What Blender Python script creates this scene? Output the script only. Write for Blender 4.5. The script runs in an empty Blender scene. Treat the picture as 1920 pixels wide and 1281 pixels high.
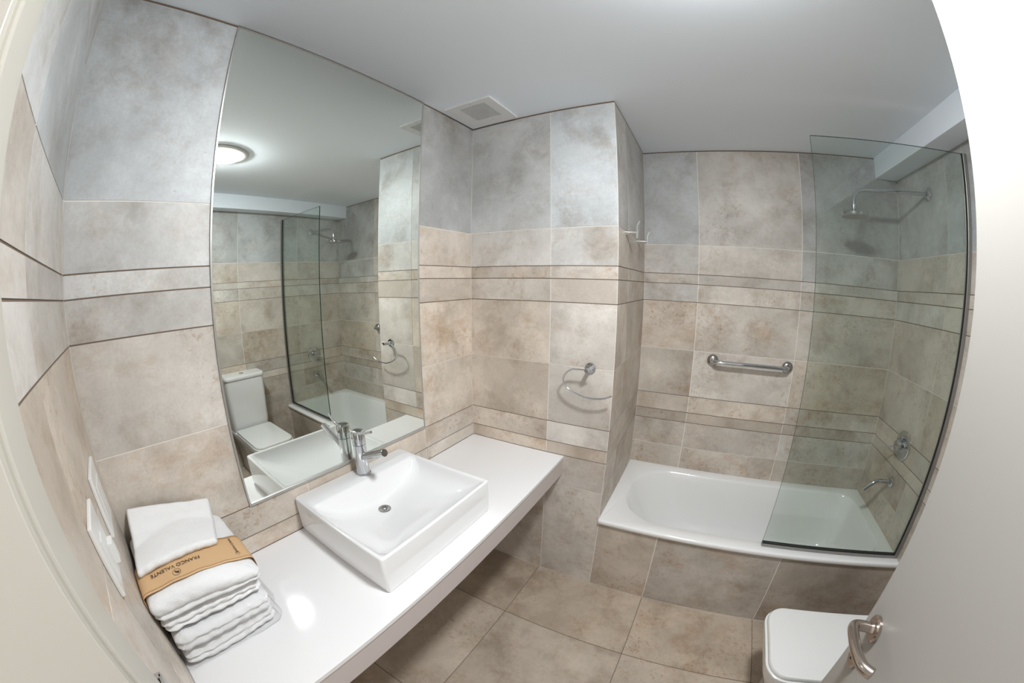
import bpy, bmesh, math, random
from mathutils import Vector, Matrix, noise

scene = bpy.context.scene
COL = scene.collection
PI = math.pi

# ---------------------------------------------------------------- camera (fisheye)
CX, CY, CZ = 1.0576, -1.4459, 1.558
AX, AY, AZ = -0.1661, -0.0049, 0.5184
cam_data = bpy.data.cameras.new('camera')
cam = bpy.data.objects.new('camera', cam_data)
COL.objects.link(cam)
scene.camera = cam
cam_data.type = 'PANO'
cam_data.sensor_fit = 'HORIZONTAL'
cam_data.sensor_width = 36.0
cam_data.panorama_type = 'FISHEYE_LENS_POLYNOMIAL'
cam_data.fisheye_fov = 3.3
cam_data.fisheye_polynomial_k0 = 0.0
KP = [0.07845496689993148, 0.00013448866073432407, -2.8140793126006347e-05, 1.8506869810814143e-07]
cam_data.fisheye_polynomial_k1 = -KP[0]
cam_data.fisheye_polynomial_k2 = -KP[1]
cam_data.fisheye_polynomial_k3 = -KP[2]
cam_data.fisheye_polynomial_k4 = -KP[3]
cam_data.clip_start = 0.01
R3 = (Matrix.Rotation(AZ, 3, 'Z') @ Matrix.Rotation(AX, 3, 'X') @ Matrix.Rotation(AY, 3, 'Y'))
r_, f_, u_ = R3.col[0], R3.col[1], R3.col[2]
M4 = Matrix(((r_.x, u_.x, -f_.x, CX), (r_.y, u_.y, -f_.y, CY), (r_.z, u_.z, -f_.z, CZ), (0, 0, 0, 1)))
cam.matrix_world = M4

# ---------------------------------------------------------------- light and exposure
world = bpy.data.worlds.new('world')
scene.world = world
world.use_nodes = True
world.node_tree.nodes['Background'].inputs[0].default_value = (1.0, 0.96, 0.92, 1)
world.node_tree.nodes['Background'].inputs[1].default_value = 0.30
LAMP_STRENGTH = 64.0
LAMP_COLOR = (0.95, 0.98, 1.0, 1)
scene.view_settings.view_transform = 'Standard'
scene.view_settings.look = 'None'
scene.view_settings.exposure = 1.97
scene.view_settings.gamma = 1.0
scene.view_settings.use_curve_mapping = False
scene.cycles.max_bounces = 12
scene.cycles.diffuse_bounces = 6
scene.cycles.glossy_bounces = 6
scene.cycles.transparent_max_bounces = 16
scene.cycles.caustics_reflective = False
scene.cycles.caustics_refractive = False
scene.cycles.sample_clamp_indirect = 6.0

# ---------------------------------------------------------------- room dimensions
H = 2.3475
XC, YT, XR, YN = 0.7217, 0.6894, 2.2219, -1.5665
ZA, Z1, Z2, Z3, Z4, Z5, Z6, Z7, Z8 = 1.7933, 1.6285, 1.5728, 1.4719, 1.1967, 0.9238, 0.8223, 0.7599, 0.5962
TUB = 0.4546
DO0, DO1, DOH = 0.70, 1.41, 2.12      # doorway in the near wall

# ---------------------------------------------------------------- materials
def nt(name):
    m = bpy.data.materials.new(name); m.use_nodes = True
    return m, m.node_tree.nodes, m.node_tree.links, m.node_tree.nodes['Principled BSDF']

def simple(name, col, rough=0.5, metal=0.0, spec=0.5, coat=0.0, bump=None, mottle=0.0):
    m, n, l, b = nt(name)
    b.inputs['Base Color'].default_value = (*col, 1)
    b.inputs['Roughness'].default_value = rough
    b.inputs['Metallic'].default_value = metal
    b.inputs['Specular IOR Level'].default_value = spec
    if coat:
        b.inputs['Coat Weight'].default_value = coat
        b.inputs['Coat Roughness'].default_value = 0.03
    tc = n.new('ShaderNodeTexCoord')
    if bump:
        nz = n.new('ShaderNodeTexNoise'); nz.inputs['Scale'].default_value = bump[0]; nz.inputs['Detail'].default_value = 6
        l.new(tc.outputs['Object'], nz.inputs['Vector'])
        bp = n.new('ShaderNodeBump'); bp.inputs['Strength'].default_value = bump[1]; bp.inputs['Distance'].default_value = bump[2]
        l.new(nz.outputs['Fac'], bp.inputs['Height']); l.new(bp.outputs['Normal'], b.inputs['Normal'])
    if mottle:
        nz = n.new('ShaderNodeTexNoise'); nz.inputs['Scale'].default_value = 6; nz.inputs['Detail'].default_value = 5
        l.new(tc.outputs['Object'], nz.inputs['Vector'])
        mx = n.new('ShaderNodeMix'); mx.data_type = 'RGBA'
        mx.inputs[6].default_value = (*[c * (1 - mottle) for c in col], 1); mx.inputs[7].default_value = (*[min(1, c * (1 + mottle)) for c in col], 1)
        l.new(nz.outputs['Fac'], mx.inputs[0]); l.new(mx.outputs[2], b.inputs['Base Color'])
    return m

def tile_material(name, warm, cool, rough=0.42):
    m, n, l, b = nt(name)
    tc = n.new('ShaderNodeTexCoord'); at = n.new('ShaderNodeAttribute'); at.attribute_name = 'tint'
    sep = n.new('ShaderNodeSeparateColor'); l.new(at.outputs['Color'], sep.inputs[0])
    cmb = n.new('ShaderNodeCombineXYZ')
    for i, k in enumerate((37.0, 23.0, 51.0)):
        mu = n.new('ShaderNodeMath'); mu.operation = 'MULTIPLY'; mu.inputs[1].default_value = k
        l.new(sep.outputs[2], mu.inputs[0]); l.new(mu.outputs[0], cmb.inputs[i])
    add = n.new('ShaderNodeVectorMath'); add.operation = 'ADD'
    l.new(tc.outputs['Object'], add.inputs[0]); l.new(cmb.outputs[0], add.inputs[1])
    def nz(scale, detail, rough_, dist=0.0, sx=None):
        t = n.new('ShaderNodeTexNoise'); t.inputs['Scale'].default_value = scale; t.inputs['Detail'].default_value = detail
        t.inputs['Roughness'].default_value = rough_; t.inputs['Distortion'].default_value = dist
        if sx:
            mp = n.new('ShaderNodeMapping'); mp.inputs['Scale'].default_value = sx
            l.new(add.outputs[0], mp.inputs[0]); l.new(mp.outputs[0], t.inputs['Vector'])
        else:
            l.new(add.outputs[0], t.inputs['Vector'])
        return t.outputs['Fac']
    def ramp(src, pts):
        r = n.new('ShaderNodeValToRGB'); e = r.color_ramp.elements
        e[0].position, e[0].color = pts[0][0], (*[pts[0][1]] * 3, 1)
        e[1].position, e[1].color = pts[1][0], (*[pts[1][1]] * 3, 1)
        for p, v in pts[2:]:
            q = e.new(p); q.color = (v, v, v, 1)
        l.new(src, r.inputs[0]); return r.outputs[0]
    def mix(fac, a, bb, mode='MIX', f=None):
        x = n.new('ShaderNodeMix'); x.data_type = 'RGBA'; x.blend_type = mode
        if isinstance(fac, float): x.inputs[0].default_value = fac
        else: l.new(fac, x.inputs[0])
        for i, s in ((6, a), (7, bb)):
            if isinstance(s, tuple): x.inputs[i].default_value = (*s, 1)
            else: l.new(s, x.inputs[i])
        return x.outputs[2]
    c = mix(sep.outputs[0], warm, cool)
    clouds = ramp(nz(2.4, 9, 0.66, 0.12), [(0.40, 0.0), (0.61, 1.0)])
    c = mix(clouds, mix(1.0, c, (0.80, 0.79, 0.775), 'MULTIPLY'), mix(1.0, c, (1.09, 1.09, 1.09), 'MULTIPLY'))
    blot = ramp(nz(5.0, 9, 0.70, 0.15), [(0.50, 0.0), (0.66, 0.75)])
    c = mix(blot, c, mix(1.0, c, (0.70, 0.65, 0.60), 'MULTIPLY'))
    brown = ramp(nz(2.7, 10, 0.78, 0.1, (1, 1, 1.7)), [(0.52, 0.0), (0.64, 0.75)])
    inv = n.new('ShaderNodeMath'); inv.operation = 'MULTIPLY_ADD'; inv.inputs[1].default_value = -0.6; inv.inputs[2].default_value = 1.0
    l.new(sep.outputs[0], inv.inputs[0])
    bmul = n.new('ShaderNodeMath'); bmul.operation = 'MULTIPLY'; l.new(brown, bmul.inputs[0]); l.new(inv.outputs[0], bmul.inputs[1])
    c = mix(bmul.outputs[0], c, mix(1.0, c, (0.80, 0.66, 0.54), 'MULTIPLY'))
    pale = ramp(nz(3.6, 10, 0.75, 0.2, (0.8, 0.8, 1.2)), [(0.54, 0.0), (0.60, 0.45)])
    c = mix(pale, c, mix(1.0, c, (1.16, 1.17, 1.18), 'MULTIPLY'))
    scr = ramp(nz(9.0, 6, 0.7, 0.1, (0.5, 0.5, 6.0)), [(0.58, 0.0), (0.72, 0.30)])
    c = mix(scr, c, mix(1.0, c, (1.14, 1.14, 1.14), 'MULTIPLY'))
    area = ramp(nz(3.3, 3, 0.5), [(0.50, 0.0), (0.60, 1.0)])
    sp0 = ramp(nz(48, 5, 0.75), [(0.54, 0.0), (0.62, 0.85)])
    am = n.new('ShaderNodeMath'); am.operation = 'MULTIPLY'; l.new(area, am.inputs[0]); l.new(sp0, am.inputs[1])
    am2 = n.new('ShaderNodeMath'); am2.operation = 'MULTIPLY'; l.new(am.outputs[0], am2.inputs[0]); l.new(inv.outputs[0], am2.inputs[1])
    c = mix(am2.outputs[0], c, mix(1.0, c, (0.76, 0.62, 0.50), 'MULTIPLY'))
    speck = ramp(nz(70, 3, 0.7), [(0.68, 0.0), (0.74, 0.5)])
    c = mix(speck, c, mix(1.0, c, (0.55, 0.48, 0.42), 'MULTIPLY'))
    fine = ramp(nz(120, 3, 0.6), [(0.3, 0.95), (0.7, 1.04)])
    c = mix(1.0, c, fine, 'MULTIPLY')
    br = n.new('ShaderNodeVectorMath'); br.operation = 'SCALE'
    l.new(c, br.inputs[0]); l.new(sep.outputs[1], br.inputs[3])
    sat = n.new('ShaderNodeVectorMath'); sat.operation = 'SCALE'; sat.inputs[3].default_value = 1.0
    l.new(br.outputs[0], sat.inputs[0])
    l.new(sat.outputs[0], b.inputs['Base Color'])
    b.inputs['Roughness'].default_value = rough
    b.inputs['Specular IOR Level'].default_value = 0.4
    bp = n.new('ShaderNodeBump'); bp.inputs['Strength'].default_value = 0.12; bp.inputs['Distance'].default_value = 0.003
    l.new(nz(30, 6, 0.6), bp.inputs['Height']); l.new(bp.outputs['Normal'], b.inputs['Normal'])
    return m

MAT = {}
MAT['tile'] = tile_material('concrete_tile', (0.655, 0.572, 0.485), (0.565, 0.59, 0.605))
MAT['floortile'] = tile_material('floor_tile', (0.46, 0.38, 0.30), (0.43, 0.385, 0.335))
MAT['grout'] = simple('light_grout', (0.84, 0.80, 0.75), 0.85)
MAT['dark_joint'] = simple('dark_joint', (0.16, 0.115, 0.085), 0.8)
MAT['ceiling'] = simple('ceiling_paint', (0.86, 0.92, 0.985), 0.9, spec=0.2, bump=(90, 0.05, 0.001))
MAT['paint'] = simple('door_paint', (0.50, 0.475, 0.42), 0.42, spec=0.4, bump=(14, 0.04, 0.002))
MAT['doorpaint'] = simple('door_leaf_paint', (0.38, 0.365, 0.34), 0.42, spec=0.4, bump=(14, 0.04, 0.002))
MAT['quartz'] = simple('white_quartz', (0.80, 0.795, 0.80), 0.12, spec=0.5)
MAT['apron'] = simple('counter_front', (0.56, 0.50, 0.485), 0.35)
MAT['ceramic'] = simple('glazed_ceramic', (0.82, 0.82, 0.82), 0.06, spec=0.55, coat=0.4)
MAT['enamel'] = simple('bathtub_enamel', (0.82, 0.82, 0.815), 0.12, spec=0.5, coat=0.3)
MAT['seat'] = simple('toilet_plastic', (0.70, 0.70, 0.685), 0.18)
MAT['chrome'] = simple('polished_chrome', (0.60, 0.61, 0.63), 0.06, 1.0)
MAT['brightchrome'] = simple('bright_chrome', (0.88, 0.88, 0.88), 0.16, 1.0)
MAT['darkchrome'] = simple('brushed_steel', (0.42, 0.41, 0.40), 0.22, 1.0)
MAT['nickel'] = simple('satin_nickel', (0.52, 0.45, 0.40), 0.22, 1.0)
MAT['alu'] = simple('anodised_aluminium', (0.52, 0.51, 0.49), 0.35, 0.8)
MAT['channel'] = simple('grey_channel', (0.32, 0.31, 0.29), 0.4, 0.7)
MAT['black'] = simple('black_seal', (0.012, 0.012, 0.012), 0.5)
MAT['hole'] = simple('dark_opening', (0.02, 0.018, 0.016), 0.8)
MAT['plastic'] = simple('white_plastic', (0.72, 0.71, 0.69), 0.3)
MAT['vent'] = simple('vent_plastic', (0.78, 0.79, 0.79), 0.45)
MAT['ventdark'] = simple('vent_shadow_gap', (0.05, 0.05, 0.05), 0.8)
MAT['kraft'] = simple('kraft_paper', (0.60, 0.39, 0.21), 0.75, mottle=0.06)
MAT['kraftline'] = simple('kraft_printed_line', (0.36, 0.20, 0.09), 0.8)
MAT['ink'] = simple('brown_ink', (0.07, 0.045, 0.025), 0.8)
MAT['towel'] = simple('white_terry', (0.80, 0.80, 0.805), 0.95, spec=0.1, bump=(420, 0.55, 0.003))
MAT['mark'] = simple('grey_print', (0.50, 0.50, 0.50), 0.5)

m, n, l, b = nt('mirror_silver')
b.inputs['Base Color'].default_value = (0.86, 0.895, 0.845, 1); b.inputs['Metallic'].default_value = 1; b.inputs['Roughness'].default_value = 0.0
MAT['mirror'] = m

def glass_mat(name, tint, reflect, rough=0.0):
    m = bpy.data.materials.new(name); m.use_nodes = True
    n, l = m.node_tree.nodes, m.node_tree.links
    n.clear()
    out = n.new('ShaderNodeOutputMaterial'); tr = n.new('ShaderNodeBsdfTransparent'); gl = n.new('ShaderNodeBsdfGlossy')
    tr.inputs[0].default_value = (*tint, 1); gl.inputs['Roughness'].default_value = rough
    gl.inputs[0].default_value = (reflect, reflect, reflect, 1)
    lw = n.new('ShaderNodeLayerWeight'); lw.inputs['Blend'].default_value = 0.5
    pw = n.new('ShaderNodeMath'); pw.operation = 'POWER'; pw.inputs[1].default_value = 5.0
    fr = n.new('ShaderNodeMath'); fr.operation = 'MULTIPLY_ADD'; fr.inputs[1].default_value = 0.96; fr.inputs[2].default_value = 0.04
    l.new(lw.outputs['Facing'], pw.inputs[0]); l.new(pw.outputs[0], fr.inputs[0])
    mx = n.new('ShaderNodeMixShader')
    l.new(fr.outputs[0], mx.inputs[0]); l.new(tr.outputs[0], mx.inputs[1]); l.new(gl.outputs[0], mx.inputs[2])
    l.new(mx.outputs[0], out.inputs[0])
    return m
MAT['glass'] = glass_mat('clear_green_glass', (0.905, 0.935, 0.915), 0.9)
MAT['glassedge'] = simple('green_glass_edge', (0.03, 0.075, 0.06), 0.1)
MAT['film'] = glass_mat('clear_plastic_film', (0.985, 0.985, 0.985), 0.7, 0.12)

m = bpy.data.materials.new('lamp_diffuser'); m.use_nodes = True
n, l = m.node_tree.nodes, m.node_tree.links; n.clear()
o_ = n.new('ShaderNodeOutputMaterial'); e_ = n.new('ShaderNodeEmission'); e_.inputs[0].default_value = LAMP_COLOR; e_.inputs[1].default_value = LAMP_STRENGTH
l.new(e_.outputs[0], o_.inputs[0]); MAT['lamp'] = m

# ---------------------------------------------------------------- helpers
def origin_of(o):
    p = Vector((0, 0, 0))
    while o is not None:
        p += o.location; o = o.parent
    return p

def finish(name, bm, mats, parent=None, at=None, smooth=False, angle=40):
    """Link bm (built in room coordinates) as one mesh object."""
    me = bpy.data.meshes.new(name)
    o = bpy.data.objects.new(name, me); COL.objects.link(o)
    base = origin_of(parent) if parent else Vector((0, 0, 0))
    if parent: o.parent = parent
    if at is not None: o.location = Vector(at) - base
    off = Vector(at) if at is not None else base
    bmesh.ops.translate(bm, verts=bm.verts, vec=-off)
    bmesh.ops.recalc_face_normals(bm, faces=bm.faces)
    bm.to_mesh(me); bm.free()
    for mm in (mats if isinstance(mats, (list, tuple)) else [mats]): me.materials.append(MAT[mm])
    if smooth:
        for p in me.polygons: p.use_smooth = True
        me.set_sharp_from_angle(angle=math.radians(angle))
    return o

def thing(name, label, cat, at, group=None):
    o = bpy.data.objects.new(name, None); COL.objects.link(o)
    o.location = at; o.empty_display_size = 0.05
    o['label'] = label; o['category'] = cat
    if group: o['group'] = group
    return o

def tag(o, label, cat, group=None):
    o['label'] = label; o['category'] = cat
    if group: o['group'] = group
    return o

def struct(o, label=None):
    o['kind'] = 'structure'
    if label: o['label'] = label
    return o

def box(bm, x0, x1, y0, y1, z0, z1, bevel=0.0, seg=2, mi=0):
    r = bmesh.ops.create_cube(bm, size=1.0)
    vs = r['verts']
    for v in vs:
        v.co = Vector(((x0 + x1) / 2 + v.co.x * (x1 - x0), (y0 + y1) / 2 + v.co.y * (y1 - y0), (z0 + z1) / 2 + v.co.z * (z1 - z0)))
    fs = set(f for v in vs for f in v.link_faces)
    for f in fs: f.material_index = mi
    if bevel > 0:
        es = list(set(e for v in vs for e in v.link_edges))
        bmesh.ops.bevel(bm, geom=es, offset=bevel, segments=seg, profile=0.6, affect='EDGES', material=-1)
    return vs

def frame_of(d):
    d = d.normalized(); a = Vector((0, 0, 1)) if abs(d.z) < 0.9 else Vector((1, 0, 0))
    s = d.cross(a).normalized(); return s, d.cross(s).normalized()

def tube(bm, pts, rad, n=20, cap=True, mi=0):
    pts = [Vector(p) for p in pts]
    rs = rad if isinstance(rad, (list, tuple)) else [rad] * len(pts)
    rings = []; s = None
    for i, p in enumerate(pts):
        d = (pts[min(i + 1, len(pts) - 1)] - pts[max(i - 1, 0)]).normalized()
        if s is None: s, t = frame_of(d)
        else:
            s = (s - d * s.dot(d)).normalized(); t = d.cross(s).normalized()
        rings.append([bm.verts.new(p + (s * math.cos(2 * PI * k / n) + t * math.sin(2 * PI * k / n)) * rs[i]) for k in range(n)])
    for a, b2 in zip(rings, rings[1:]):
        for k in range(n):
            f = bm.faces.new((a[k], a[(k + 1) % n], b2[(k + 1) % n], b2[k])); f.material_index = mi
    if cap:
        for rg in (rings[0], rings[-1]):
            f = bm.faces.new(rg); f.material_index = mi

def lathe(bm, c, axis, prof, n=40, mi=0):
    """prof: list of (distance along axis, radius)."""
    c = Vector(c); axis = Vector(axis).normalized(); s, t = frame_of(axis)
    rings = []
    for h, r in prof:
        if r < 1e-6: rings.append([bm.verts.new(c + axis * h)])
        else: rings.append([bm.verts.new(c + axis * h + (s * math.cos(2 * PI * k / n) + t * math.sin(2 * PI * k / n)) * r) for k in range(n)])
    for a, b2 in zip(rings, rings[1:]):
        for k in range(n):
            k2 = (k + 1) % n
            if len(a) == 1 and len(b2) == 1: continue
            if len(a) == 1: f = bm.faces.new((a[0], b2[k2], b2[k]))
            elif len(b2) == 1: f = bm.faces.new((a[k], a[k2], b2[0]))
            else: f = bm.faces.new((a[k], a[k2], b2[k2], b2[k]))
            f.material_index = mi
    for rg in (rings[0], rings[-1]):
        if len(rg) > 2:
            f = bm.faces.new(rg); f.material_index = mi

def smooth_path(pts, sub=6):
    """Catmull-Rom through pts."""
    P = [Vector(p) for p in pts]; out = []
    for i in range(len(P) - 1):
        p0 = P[max(i - 1, 0)]; p1 = P[i]; p2 = P[i + 1]; p3 = P[min(i + 2, len(P) - 1)]
        for k in range(sub):
            t = k / sub
            out.append(0.5 * ((2 * p1) + (p2 - p0) * t + (2 * p0 - 5 * p1 + 4 * p2 - p3) * t * t + (3 * p1 - p0 - 3 * p2 + p3) * t ** 3))
    out.append(P[-1]); return out

def rrect(x0, x1, y0, y1, r, z, n=12):
    """Rounded rectangle outline; r one radius or four (x0y0, x1y0, x1y1, x0y1)."""
    if not isinstance(r, (list, tuple)): r = [r] * 4
    cs = [(x0 + r[0], y0 + r[0], r[0], PI), (x1 - r[1], y0 + r[1], r[1], 1.5 * PI), (x1 - r[2], y1 - r[2], r[2], 0), (x0 + r[3], y1 - r[3], r[3], 0.5 * PI)]
    out = []
    for cx, cy, rr, a0 in cs:
        for k in range(n + 1):
            a = a0 + 0.5 * PI * k / n
            out.append(Vector((cx + rr * math.cos(a), cy + rr * math.sin(a), z(cx + rr * math.cos(a), cy + rr * math.sin(a)) if callable(z) else z)))
    return out

def loft(bm, outlines, cap0=True, cap1=True, mi=0):
    rings = [[bm.verts.new(p) for p in o] for o in outlines]
    n = len(rings[0])
    for a, b2 in zip(rings, rings[1:]):
        for k in range(n):
            f = bm.faces.new((a[k], a[(k + 1) % n], b2[(k + 1) % n], b2[k])); f.material_index = mi
    if cap0: bm.faces.new(rings[0]).material_index = mi
    if cap1: bm.faces.new(rings[-1]).material_index = mi
    return rings

def text_mesh(name, body, size, mat, parent, place, extrude=0.0002, font_space=1.0, warp=None):
    """Flat lettering as a mesh; place is a function (u, v, w) -> room coordinates."""
    cu = bpy.data.curves.new(name, 'FONT'); cu.body = body; cu.size = size; cu.extrude = extrude
    cu.align_x = 'CENTER'; cu.align_y = 'CENTER'; cu.space_character = font_space
    tmp = bpy.data.objects.new(name + '_tmp', cu); COL.objects.link(tmp)
    dg = bpy.context.evaluated_depsgraph_get()
    me = bpy.data.meshes.new_from_object(tmp.evaluated_get(dg))
    bpy.data.objects.remove(tmp)
    bm = bmesh.new(); bm.from_mesh(me); bpy.data.meshes.remove(me)
    for v in bm.verts: v.co = Vector(place(v.co.x, v.co.y, v.co.z))
    return finish(name, bm, mat, parent)

# ---------------------------------------------------------------- tiled walls
rnd = random.Random(11)
DARKZ = [Z1, Z2, Z3, Z5, Z6, Z7]
def tint_for(z, rng):
    """(grey share, brightness, offset) of the tile whose middle is at height z."""
    if z > ZA: return (rng.uniform(0.75, 1.0), rng.uniform(0.86, 1.0), rng.random())
    if z > Z3: return (rng.uniform(0.2, 0.6), rng.uniform(0.92, 1.06), rng.random())
    if z > Z7: return (rng.uniform(0.0, 0.35), rng.uniform(0.90, 1.06), rng.random())
    return (rng.uniform(0.15, 0.4), rng.uniform(0.90, 1.0), rng.random())

def tiled(name, P, u0, u1, z0, z1, us, zs, tints=None, back=0.06, holes=(), dark_all=False, ends=(-0.05, -0.05), seed=1, face='tile'):
    """P(u, z, d) maps wall coordinates to the room; d is the depth out of the wall face."""
    rng = random.Random(seed)
    bm = bmesh.new(); lay = bm.loops.layers.float_color.new('tint')
    def quad(a, mi, t=(0, 1, 0)):
        f = bm.faces.new([bm.verts.new(P(*p)) for p in a]); f.material_index = mi
        for lp in f.loops: lp[lay] = (t[0], t[1], t[2], 1)
    U = [u0] + [u for u in us if u0 + 0.02 < u < u1 - 0.02] + [u1]
    Z = [z0] + [z for z in zs if z0 + 0.01 < z < z1 - 0.01] + [z1]
    g = 0.0016; D = -0.0014
    def inhole(ua, ub, za, zb):
        return any(ua >= h[0] - 1e-6 and ub <= h[1] + 1e-6 and za >= h[2] - 1e-6 and zb <= h[3] + 1e-6 for h in holes)
    for hh in holes:
        U = sorted(set(U + [hh[0], hh[1]])); Z = sorted(set(Z + [hh[2], hh[3]]))
    for i in range(len(U) - 1):
        for j in range(len(Z) - 1):
            ua, ub, za, zb = U[i], U[i + 1], Z[j], Z[j + 1]
            if inhole(ua, ub, za, zb): continue
            t = tint_for((za + zb) / 2, rng)
            if tints and (i, j) in tints: t = tints[(i, j)]
            # the grout bed behind this tile
            quad([(ua, za, D), (ub, za, D), (ub, zb, D), (ua, zb, D)], 1)
            a, b2 = ua + g, ub - g
            c, d = za + g, zb - g
            if dark_all or any(abs(za - q) < 1e-4 for q in DARKZ): c += 0.0002
            if dark_all or any(abs(zb - q) < 1e-4 for q in DARKZ): d -= 0.0002
            quad([(a, c, 0), (b2, c, 0), (b2, d, 0), (a, d, 0)], 0, t)
            for e in (((a, c), (b2, c)), ((b2, c), (b2, d)), ((b2, d), (a, d)), ((a, d), (a, c))):
                quad([(e[0][0], e[0][1], 0), (e[1][0], e[1][1], 0), (e[1][0], e[1][1], D), (e[0][0], e[0][1], D)], 0, t)
            for q in ((za,) if not dark_all else (za,)):
                if dark_all or any(abs(q - k) < 1e-4 for k in DARKZ):
                    quad([(ua, q - 0.0024, D + .0003), (ub, q - 0.0024, D + .0003), (ub, q + 0.0024, D + .0003), (ua, q + 0.0024, D + .0003)], 2)
            if dark_all:
                quad([(ua - 0.0024, za, D + .0004), (ua + 0.0024, za, D + .0004), (ua + 0.0024, zb, D + .0004), (ua - 0.0024, zb, D + .0004)], 2)
    if z1 > 2: quad([(u0, z1 + 0.0005, D), (u1, z1 + 0.0005, D), (u1, z1 + 0.009, D), (u0, z1 + 0.009, D)], 2)  # dark strip coloured in for the shade of the gap under the ceiling
    # solid body behind
    if back:
        UB = [U[0] + ends[0]] + U[1:-1] + [U[-1] - ends[1]]
        cells = [(UB[i], UB[i + 1], Z[j], Z[j + 1]) for i in range(len(U) - 1) for j in range(len(Z) - 1) if not inhole(U[i], U[i + 1], Z[j], Z[j + 1])]
        for ua, ub, za, zb in cells:
            A = [(ua, za), (ub, za), (ub, zb), (ua, zb)]
            quad([(p[0], p[1], -back) for p in A], 1)
            if ua < U[0] or ub > U[-1] or ends != (-0.05, -0.05): quad([(p[0], p[1], D - 0.0002) for p in A], 1)
            for k in range(4):
                p, q = A[k], A[(k + 1) % 4]
                quad([(p[0], p[1], D), (q[0], q[1], D), (q[0], q[1], -back), (p[0], p[1], -back)], 1)
    o = finish_keep(name, bm, [face, 'grout', 'dark_joint'])
    return struct(o)

def finish_keep(name, bm, mats):
    me = bpy.data.meshes.new(name); bm.to_mesh(me); bm.free()
    for mm in mats: me.materials.append(MAT[mm])
    o = bpy.data.objects.new(name, me); COL.objects.link(o)
    return o

ZS = [Z8, Z7, Z6, Z5, Z4, Z3, Z2, Z1, ZA]
XJ = [0.4205, 1.0180, 1.6180]
# mirror wall (x = 0, faces +x): u = y
tiled('wall_left', lambda u, z, d: (d, u, z), YN, 0.0, 0.0, H - 0.007, [-0.9687, -0.3687], ZS, seed=3,
      tints={(0, 9): (1.0, 1.0, .23), (0, 8): (.78, 1.0, .71), (0, 7): (.7, 1.0, .4), (0, 6): (.65, .98, .9), (0, 5): (.4, .93, .35), (0, 4): (.2, .95, .05), (0, 3): (.15, .97, .6), (0, 2): (.1, .95, .8),
             (2, 9): (.85, .84, .5), (2, 8): (.15, .98, .15), (2, 7): (.1, 1.0, .7), (2, 6): (.1, .95, .27), (2, 5): (.0, .99, .81), (2, 4): (.1, .98, .33)})
# towel ring wall (y = 0, faces -y)
tiled('wall_back', lambda u, z, d: (u, -d, z), 0.0, XC, 0.0, H - 0.007, [0.4246], ZS, seed=5, ends=(-0.05, 0.008),
      tints={(0, 9): (0.85, 0.93, .13), (1, 9): (1.0, 1.0, .61), (0, 8): (0.55, 1.0, .3), (1, 8): (0.65, 1.05, .7), (0, 7): (0.2, 0.93, .35), (0, 3): (.1, .97, .21), (1, 3): (.45, 1.02, .2),
             (0, 4): (.05, .95, .77), (1, 4): (.4, 1.0, .15), (0, 5): (.1, 1.0, .55), (1, 5): (.4, 1.04, .44)})
# column side (x = XC, faces +x)
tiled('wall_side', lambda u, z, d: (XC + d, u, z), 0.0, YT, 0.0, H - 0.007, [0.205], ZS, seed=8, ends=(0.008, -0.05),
      tints={(i, j): (0.15 + 0.5 * (j > 8), 0.84 + 0.03 * ((i + j) % 3), 0.13 * i + 0.19 * j) for i in range(2) for j in range(10)})  # tiles darkened to paint in the dimness of grazing light on this side
# wall behind the bathtub (y = YT, faces -y)
tiled('wall_bath', lambda u, z, d: (u, YT - d, z), XC, XR, 0.0, H - 0.007, [1.0364, 1.6264], ZS, seed=21,
      tints={(0, 9): (0.9, 0.80, .13), (1, 9): (0.45, 0.93, .37), (2, 9): (0.8, 0.84, .61), (1, 8): (.3, .93, .2), (2, 8): (.7, .85, .1), (0, 8): (.6, 1.0, .9), (0, 7): (.35, .85, .5), (1, 7): (.35, .85, .2),
             (0, 2): (.1, .84, .5), (1, 2): (.05, .80, .85), (2, 2): (.1, .80, .4)})
# right wall (x = XR, faces -x)
tiled('wall_right', lambda u, z, d: (XR - d, u, z), YN, YT, 0.0, H - 0.007, [-0.99, -0.39, 0.2064], ZS, seed=34)
# near wall with the doorway (y = YN, faces +y)
tiled('wall_near', lambda u, z, d: (u, YN + d, z), 0.0, XR, 0.0, H - 0.007, [0.4447, 1.9], ZS, seed=41, back=0.135,
      holes=[(DO0, DO1, 0.0, DOH)])
# tiled front of the bathtub, flush with the towel ring wall
tiled('wall_bathtub_front', lambda u, z, d: (u, -d, z), XC, XR, 0.0, 0.428, [1.0180, 1.6180], [], seed=52, back=0.012, ends=(0.0, 0.0),
      tints={(0, 0): (.1, .86, .3), (1, 0): (.3, .78, .81), (2, 0): (.1, .70, .55)})
# floor: u = x, "z" = y
tiled('floor', lambda u, z, d: (u, z, d), -0.06, XR + 0.06, YN - 0.14, 0.0, [0.4185, 1.0177, 1.6138], [-1.583, -0.983, -0.3831], seed=63, dark_all=True, back=0.05, face='floortile', ends=(0.0, 0.0),
      tints={(i, j): (0.12 + 0.15 * ((i * 3 + j) % 3), 1.02 + 0.05 * ((i + j) % 3), 0.17 * i + 0.23 * j) for i in range(4) for j in range(4)})
bm = bmesh.new(); box(bm, -0.06, XR + 0.06, YN - 0.14, YT + 0.06, -0.10, -0.0495); box(bm, XC, XR, 0.013, YT, -0.05, -0.001); box(bm, -0.06, XC, 0.0005, 0.06, -0.05, -0.001); box(bm, XC, XR, 0.0005, 0.013, -0.05, -0.001); struct(finish('floor_slab', bm, 'grout'))

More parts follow.
